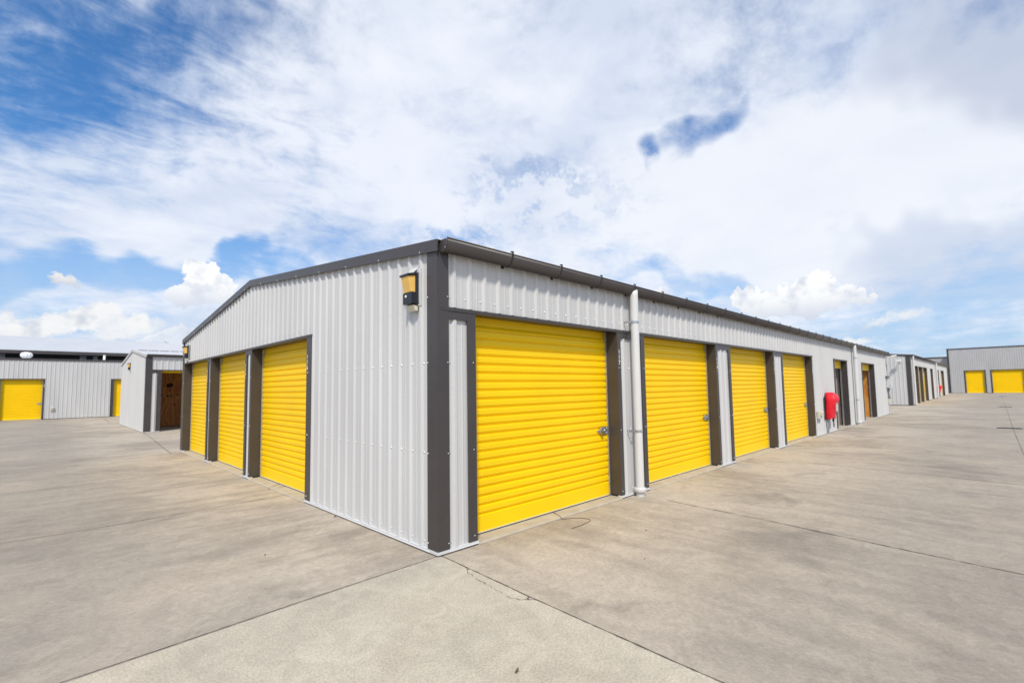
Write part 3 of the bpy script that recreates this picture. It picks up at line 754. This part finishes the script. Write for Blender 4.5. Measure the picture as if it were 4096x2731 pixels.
mb = MB(); mb.box(frame(DX,.42,1,0,0,1), .02, 20, -16, 0, 5.5, 5.6); mb.build('roof', M['roof'], bd)
mb = MB(); mb.box(frame(DX,.42,1,0,0,1), .03, 19.9, -15.9, -.05, -.05, .02); mb.build('floor_slab', M['apron'], bd)
for a, c in do:
    door_frame(bd, GD, a, c, .14, .12, zhead=2.91, scr=())
    roller_door(bd, GD, a, c, zhead=2.91, coarse=True, lockz=1.15, padlock=False)
bf = thing('warehouse', (86,.6,0), 'plain grey building with a dark roof line rising behind the row of narrow openings', 'building')
GF = Fr(86,20, 0,-1, -1,0, 1)
mb = MB(); clad(mb, GF, 0, 19.4, .05, 4.85); clad(mb, Fr(86,20,1,0,0,1), 0, 14, .05, 4.85); clad(mb, Fr(86,.6,1,0,0,-1), 0, 14, .05, 4.85); mb.build('wall_cladding', M['panel_far'], bf)
mb = MB(); mb.sect(GF, [(-.2,4.84),(.06,4.84),(.06,4.96),(-.2,4.96)], -.05, 19.4); mb.build('fascia', M['dark'], bf)
mb = MB(); mb.box(frame(86,.6,1,0,0,1), 0, 14, 0, 19.4, 4.7, 4.76); mb.build('roof', M['roof'], bf)

# ------------------------------------------------------------------ drains, cords, leaves
def drain(x, y, label, first):
    t = thing('drain_grate', (x,y,0), label, 'drain', 'iron drain grates in the lane')
    mb = MB(); F0 = frame(x,y,1,0,0,1); a, c = .17, .26
    mb.box(F0, -a, a, -c, -c+.03, .004, .012); mb.box(F0, -a, a, c-.03, c, .004, .012); mb.box(F0, -a, -a+.03, -c+.031, c-.031, .004, .012); mb.box(F0, a-.03, a, -c+.031, c-.031, .004, .012)
    mb.build('frame', M['iron'], t)
    mb = MB()
    for k in range(9): mb.box(F0, -a+.035, a-.035, -c+.045+k*.052, -c+.065+k*.052, .004, .010)
    mb.build('bars', M['iron'], t)
    mb = MB(); mb.box(F0, -a-.04, a+.04, -c-.04, c+.04, .001, .0035); mb.build('pit_rim', M['rubber'], t)
drain(20.2,-4.10, 'nearest iron drain grate set in the lane at the right', True)
drain(38.4,-4.20, 'middle iron drain grate further along the lane', False)
drain(65.1,-4.27, 'farthest iron drain grate in the lane before the tall grey building', False)
def cord(pts, r, label, m):
    P = [Vector(p) for p in pts]; path = []
    for i in range(len(P)-1):
        p0, p1, p2, p3 = P[max(i-1,0)], P[i], P[i+1], P[min(i+2,len(P)-1)]
        for k in range(6):
            t_ = k/6
            path.append(.5*((2*p1)+(p2-p0)*t_+(2*p0-5*p1+4*p2-p3)*t_*t_+(3*p1-p0-3*p2+p3)*t_**3))
    path.append(P[-1]); mb = MB(); mb.tube(path, r, 6); o = mb.build('cord', m); return tag(o, label, 'cord', 'loose cords at the door sills')
cord([(1.90,.20,.030),(1.86,.12,.028),(1.80,-.02,.022),(1.783,-.076,.006),(1.905,-.151,.005),(1.984,-.261,.005),(1.957,-.355,.005),(1.811,-.39,.005),(1.68,-.40,.005),(1.549,-.398,.005)], .0035, 'long thin brown cord trailing from under the nearest big yellow door onto the concrete', M['cord'])
cord([(5.00,.17,.03),(4.98,.05,.027),(4.95,-.06,.006),(5.06,-.10,.005),(5.20,-.04,.012),(5.30,.10,.027),(5.32,.17,.03)], .003, 'short pale cord looped under the yellow door just right of the downpipe', M['palecord'])
cord([(.17,4.80,.03),(.06,4.76,.027),(-.05,4.70,.006),(-.02,4.60,.006),(.10,4.55,.028),(.17,4.5,.03)], .003, 'short brown cord looped at the sill of the gable door nearest the corner', M['cord'])
def leaf(x, y, a, label, L_=.045):
    mb = MB(); F0 = lambda u, v, z: Vector((x+u*math.cos(a)-v*math.sin(a), y+u*math.sin(a)+v*math.cos(a), z))
    top = []
    for k in range(7):
        u = -L_/2+L_*k/6; w = L_*.15*math.sin(PI*(k+.15)/6.3)
        top.append([F0(u,-w,.004+.010*abs(k-3)/3),F0(u,0,.003+.004*abs(k-3)/3),F0(u,w,.007+.008*abs(k-3)/3)])
    low = [[v-Vector((0,0,.001)) for v in r_] for r_ in top]
    mb.grid(top); mb.grid(low); o = mb.build('dead_leaf', M['leafdry']); return tag(o, label, 'leaf', 'dead leaves on the concrete')
leaf(-.81,-1.867,.4,'dry brown leaf on the pale slab at the bottom middle, nearest the viewer', .05)
leaf(-1.166,1.266,1.0,'tiny dark leaf alone on the slab left of the gable wall', .03)
leaf(2.042,-1.048,2.0,'tiny dark leaf on the right slab, out from the nearest big yellow door', .022)
leaf(1.251,-1.488,.2,'tiny dark leaf on the right slab, nearer the corner joint', .022)
leaf(-.07,2.141,.7,'brown leaf against the base flashing of the gable wall', .06)

# ------------------------------------------------------------------ tree behind the warehouse
t = thing('tree', (9.9,80,0), 'distant tree with only its leafy tips showing above the pale warehouse roof', 'tree')
mb = MB(); mb.tube([(9.9,80,0),(9.95,80.1,3),(9.8,80,6),(9.6,80,8.4)], [.28,.22,.14,.05], 10)
rnd = random.Random(5)
for k in range(9):
    a = rnd.uniform(0,2*PI); z = rnd.uniform(3.5,6.8); L2 = rnd.uniform(1.2,2.4)
    mb.tube([(9.9,80,z),(9.9+L2*.5*math.cos(a),80+L2*.5*math.sin(a),z+.5),(9.9+L2*math.cos(a),80+L2*math.sin(a),z+1.2)], [.08,.05,.02], 6)
mb.build('trunk', M['bark'], t)
mb = MB(); cl = [(9.6,80,8.55,.5),(10.25,80,8.35,.45),(9.0,80.4,7.9,.6)]+[(9.9+rnd.gauss(0,1.1),80+rnd.gauss(0,1.1),rnd.uniform(4.2,7.4),rnd.uniform(.5,.8)) for _ in range(16)]
for cx,cy,cz,rr_ in cl:
    for k in range(130):
        p = Vector((rnd.gauss(0,1),rnd.gauss(0,1),rnd.gauss(0,1))).normalized()*rr_*rnd.uniform(.3,1)**.5
        p = p+Vector((cx,cy,cz)); u = Vector((rnd.uniform(-1,1),rnd.uniform(-1,1),rnd.uniform(-1,1))).normalized()*.10; w = u.orthogonal().normalized()*.035
        mb.quad([p-u,p+w,p+u,p-w])
mb.build('crown', M['foliage'], t)

# ------------------------------------------------------------------ sun, sky, camera
SUN = Vector((-.95,-1.0,1.65)).normalized()
sun = bpy.data.lights.new('sun', 'SUN'); sun.energy = 3.0; sun.angle = math.radians(6); sun.color = (1,.93,.82)
so = bpy.data.objects.new('sun', sun); COL.objects.link(so)
so.rotation_euler = SUN.to_track_quat('Z', 'Y').to_euler(); so.location = (-10,-10,20)

wd = bpy.data.worlds.new('World'); scene.world = wd; wd.use_nodes = True
N = wd.node_tree.nodes; L = wd.node_tree.links
for n in list(N): N.remove(n)
out = N.new('ShaderNodeOutputWorld'); bg = N.new('ShaderNodeBackground'); L.new(bg.outputs[0], out.inputs[0])
sky = N.new('ShaderNodeTexSky'); sky.sky_type = 'NISHITA'; sky.sun_disc = False
sky.sun_elevation = math.asin(SUN.z); sky.sun_rotation = math.atan2(SUN.x, SUN.y)
sky.air_density = 1.0; sky.dust_density = .6; sky.ozone_density = 1.6
SKYS = .105
def vm(op, a, bb=None):
    n = N.new('ShaderNodeVectorMath'); n.operation = op
    for i, x in enumerate((a, bb)):
        if x is None: continue
        if isinstance(x, (tuple, list, Vector)): n.inputs[i].default_value = tuple(x)
        else: L.new(x, n.inputs[i])
    return n.outputs['Value'] if op in ('DOT_PRODUCT','LENGTH') else n.outputs['Vector']
tc = N.new('ShaderNodeTexCoord'); DIR = vm('NORMALIZE', tc.outputs['Generated'])
sp_ = N.new('ShaderNodeSeparateXYZ'); L.new(DIR, sp_.inputs[0]); DZ = sp_.outputs[2]
# layer coordinates: a flat cloud deck overhead
den = math_('ADD', math_('MAXIMUM', DZ, 0.), .16)
inv = math_('DIVIDE', 1., den)
PL = N.new('ShaderNodeVectorMath'); PL.operation = 'SCALE'; L.new(DIR, PL.inputs[0]); L.new(inv, PL.inputs['Scale']); PL = PL.outputs['Vector']
# camera basis only to express where in the sky (azimuth, elevation) the photograph's clouds stand
YAW, PIT, ROL, F0, SH = math.radians(45.3947), math.radians(4.04356), math.radians(-.89795), 1899.4436, 51.312
fw = Vector((math.cos(PIT)*math.cos(YAW), math.cos(PIT)*math.sin(YAW), math.sin(PIT)))
rt = Vector((math.sin(YAW), -math.cos(YAW), 0)); up = rt.cross(fw)
r2 = rt*math.cos(ROL)+up*math.sin(ROL); u2 = up*math.cos(ROL)-rt*math.sin(ROL)
def sdir(x, y):
    """sky direction of a spot seen at x,y of the 2352x1568 view"""
    x *= 1.7415; y *= 1.7415
    return (fw+r2*((x-2048)/F0)-u2*((y-SH-1365.5)/F0)).normalized()
wn = N.new('ShaderNodeTexNoise'); wn.inputs['Scale'].default_value = 5.; wn.inputs['Detail'].default_value = 3; wn.inputs['Roughness'].default_value = .6
L.new(DIR, wn.inputs['Vector'])
wsub = vm('SUBTRACT', wn.outputs['Color'], (.5,.5,.5))
wn2 = N.new('ShaderNodeTexNoise'); wn2.inputs['Scale'].default_value = 16.; wn2.inputs['Detail'].default_value = 4; wn2.inputs['Roughness'].default_value = .68
L.new(DIR, wn2.inputs['Vector'])
wsub2 = vm('SUBTRACT', wn2.outputs['Color'], (.5,.5,.5))
def warp(amt, src=wsub):
    n = N.new('ShaderNodeVectorMath'); n.operation = 'SCALE'; L.new(src, n.inputs[0]); n.inputs['Scale'].default_value = amt
    return vm('ADD', DIR, n.outputs['Vector'])
W1 = warp(.28); W2 = warp(.088, wsub2)
def blob(x, y, rx, ry, ang=0, vec=None, soft=1.):
    """1 at the centre, 0 at the rim (elliptic); also returns the vertical offset"""
    c = sdir(x, y)
    h = Vector((c.y, -c.x, 0)).normalized(); v = h.cross(c)
    a = math.radians(ang); hx = h*math.cos(a)+v*math.sin(a); vx = v*math.cos(a)-h*math.sin(a)
    # pixel radii to tangent radii
    k = 1.7415/F0*max(.3, (c.dot(fw)))
    u = vm('DOT_PRODUCT', vec, hx/(rx*k)); w_ = vm('DOT_PRODUCT', vec, vx/(ry*k))
    q = math_('ADD', math_('MULTIPLY', u, u), math_('MULTIPLY', w_, w_))
    fwd = math_('GREATER_THAN', vm('DOT_PRODUCT', DIR, c), .3)
    return math_('MULTIPLY', math_('SUBTRACT', 1., q, clamp=True), fwd), w_
def noise3(vec, scale, detail, rough, loc=(0,0,0), sc=(1,1,1), dist=0):
    mp = N.new('ShaderNodeMapping'); mp.inputs['Location'].default_value = loc; mp.inputs['Scale'].default_value = sc; L.new(vec, mp.inputs['Vector'])
    n = N.new('ShaderNodeTexNoise'); n.inputs['Scale'].default_value = scale; n.inputs['Detail'].default_value = min(detail, 6); n.inputs['Roughness'].default_value = rough; n.inputs['Distortion'].default_value = dist
    L.new(mp.outputs['Vector'], n.inputs['Vector']); return n.outputs['Fac']
base_n = noise3(PL, 1.15, 9, .60, (3.1,1.7,0), dist=.25)
wisp = noise3(PL, 2.8, 8, .62, (7,2,0), dist=.4)
fine = wn2.outputs['Fac']
cov = math_('ADD', math_('MULTIPLY', base_n, .62), math_('MULTIPLY', wisp, .36))
cov = math_('ADD', cov, math_('MULTIPLY', fine, .30))
cov = math_('ADD', cov, .098)
# clearer parts of the sky
for (x, y, rx, ry, a, k) in ((40,200,470,330,20,.18),(420,70,150,210,-60,.20),(700,280,220,90,-15,.07),(200,630,420,70,6,.32),(600,650,260,50,3,.16),(1190,415,170,40,8,.05),(1615,272,150,50,28,.30),(1505,350,30,60,-10,.24),(1430,510,140,40,10,.10),(1650,640,260,40,0,.20),(2250,700,330,85,0,.16),(0,760,300,60,0,.10),(2330,20,120,40,0,.12)):
    v, _ = blob(x, y, rx, ry, a, W1); cov = math_('SUBTRACT', cov, math_('MULTIPLY', v, k))
# thicker parts
for (x, y, rx, ry, a, k) in ((1100,330,560,300,0,.20),(1900,350,600,330,0,.24),(300,470,430,130,-8,.24),(1500,470,500,130,0,.10),(1200,80,500,200,0,.15)):
    v, _ = blob(x, y, rx, ry, a, W1); cov = math_('ADD', cov, math_('MULTIPLY', v, k))
strk = noise3(PL, 6.5, 6, .68, (2,5,0), (.75,1.3,1), dist=.7)
v, _ = blob(250, 260, 760, 520, 0, DIR)
cov = math_('ADD', cov, math_('MULTIPLY', math_('SUBTRACT', strk, .5), math_('ADD', math_('MULTIPLY', v, .38), .20)))
v, _ = blob(1230, 470, 430, 120, 8, W1)
cov = math_('SUBTRACT', cov, math_('MULTIPLY', math_('MULTIPLY', v, smooth_(fine, .44, .58)), .22))
C1 = smooth_(cov, .46, .90)
# blue under the clouds
sk = N.new('ShaderNodeVectorMath'); sk.operation = 'SCALE'; L.new(sky.outputs['Color'], sk.inputs[0]); sk.inputs['Scale'].default_value = SKYS
skyc = mix_(1., sk.outputs['Vector'], (.46,.88,1.24), 'MULTIPLY')
skyc = mix_(smooth_(DZ, .42, .03, 0., .82), skyc, (.37,.49,.66))
shade = noise3(PL, 1.6, 6, .55, (11,4,0), dist=.2)
ccol = mix_(smooth_(math_('ADD', math_('MULTIPLY', shade, .6), math_('MULTIPLY', wisp, .4)), .36, .62), (.53,.59,.71), (.72,.75,.81))
# broad bright and grey parts of the deck
for (x, y, rx, ry, a, col_, k) in ((1750,480,700,260,0,(.72,.745,.79),.8),(850,400,350,160,0,(.70,.73,.80),.6),(2350,120,300,260,0,(.36,.41,.53),.6),(150,120,420,330,0,(.33,.44,.62),.45),(2250,600,300,130,0,(.43,.50,.63),.6)):
    v, _ = blob(x, y, rx, ry, a, W1)
    ccol = mix_(math_('MULTIPLY', smooth_(v, 0, .8), k), ccol, col_)
res = mix_(math_('MULTIPLY', C1, .96), skyc, ccol)
# heaped cumulus puffs
det = noise3(DIR, 30, 4, .6)
def cumulus(parts, res, base_y, bright=1.0, soft=.20):
    m_ = None; low = None
    for (x, y, rx, ry) in parts:
        v, w_ = blob(x, y, rx, ry, 0, W2)
        m_ = v if m_ is None else math_('MAXIMUM', m_, v)
    cy = sdir(parts[0][0], base_y); c0 = sdir(parts[0][0], parts[0][1]-parts[0][3])
    hgt = smooth_(DZ, cy.z-.01, (c0.z-cy.z)*.55+cy.z)
    lit = math_('MULTIPLY', hgt, smooth_(det, .25, .55), clamp=True)
    col_ = mix_(lit, (.54*bright,.58*bright,.66*bright), (.79*bright,.795*bright,.80*bright))
    return mix_(smooth_(m_, .02, soft), res, col_)
res = cumulus([(465,650,46,44),(425,668,48,30),(500,668,44,30),(460,680,62,24),(470,625,26,18)], res, 705)
res = cumulus([(1878,655,44,42),(1845,672,46,36),(1760,690,66,34),(1730,684,36,24),(1915,672,46,28),(1960,682,62,18),(1860,700,110,24),(1880,632,26,20)], res, 722)
res = cumulus([(80,748,70,34),(150,735,60,38),(240,722,56,34),(300,742,60,30),(200,752,150,28),(40,760,60,22)], res, 800, .93, .7)
res = cumulus([(395,775,46,24),(370,785,40,20)], res, 800)
res = cumulus([(145,636,38,12)], res, 645, .85, .9)
res = cumulus([(1515,678,30,16)], res, 700)
res = cumulus([(2080,728,40,18),(2010,742,60,16)], res, 752, .9, 1.5)
res = cumulus([(1940,780,50,16),(1900,778,30,12)], res, 800, .92, 1.1)
# hazy streaks low in the right
stre = noise3(PL, 2.2, 6, .6, (1,9,0), (1.0,.28,1))
low = math_('MULTIPLY', smooth_(DZ, .30, .02), smooth_(stre, .42, .68))
res = mix_(math_('MULTIPLY', low, .75), res, (.50,.57,.68))
L.new(res, bg.inputs['Color']); bg.inputs['Strength'].default_value = 1.0
wd.cycles.sampling_method = 'NONE'

cam = bpy.data.cameras.new('camera'); co_ = bpy.data.objects.new('camera', cam); COL.objects.link(co_)
cam.sensor_width = 36; cam.lens = 1899.4436/4096*36; cam.shift_y = SH/4096; cam.clip_end = 3000; cam.clip_start = .05
Mx = Matrix((r2, u2, -fw)).transposed().to_4x4(); Mx.translation = Vector((-2.77788,-3.86308,1.6))
co_.matrix_world = Mx
cam.dof.use_dof = True; cam.dof.focus_distance = 5.5; cam.dof.aperture_fstop = 1.6
scene.camera = co_
scene.view_settings.view_transform = 'Standard'; scene.view_settings.look = 'None'
scene.view_settings.exposure = .35
scene.cycles.max_bounces = 5; scene.cycles.diffuse_bounces = 3; scene.cycles.glossy_bounces = 2; scene.cycles.transmission_bounces = 2
scene.cycles.caustics_reflective = False; scene.view_settings.gamma = 1
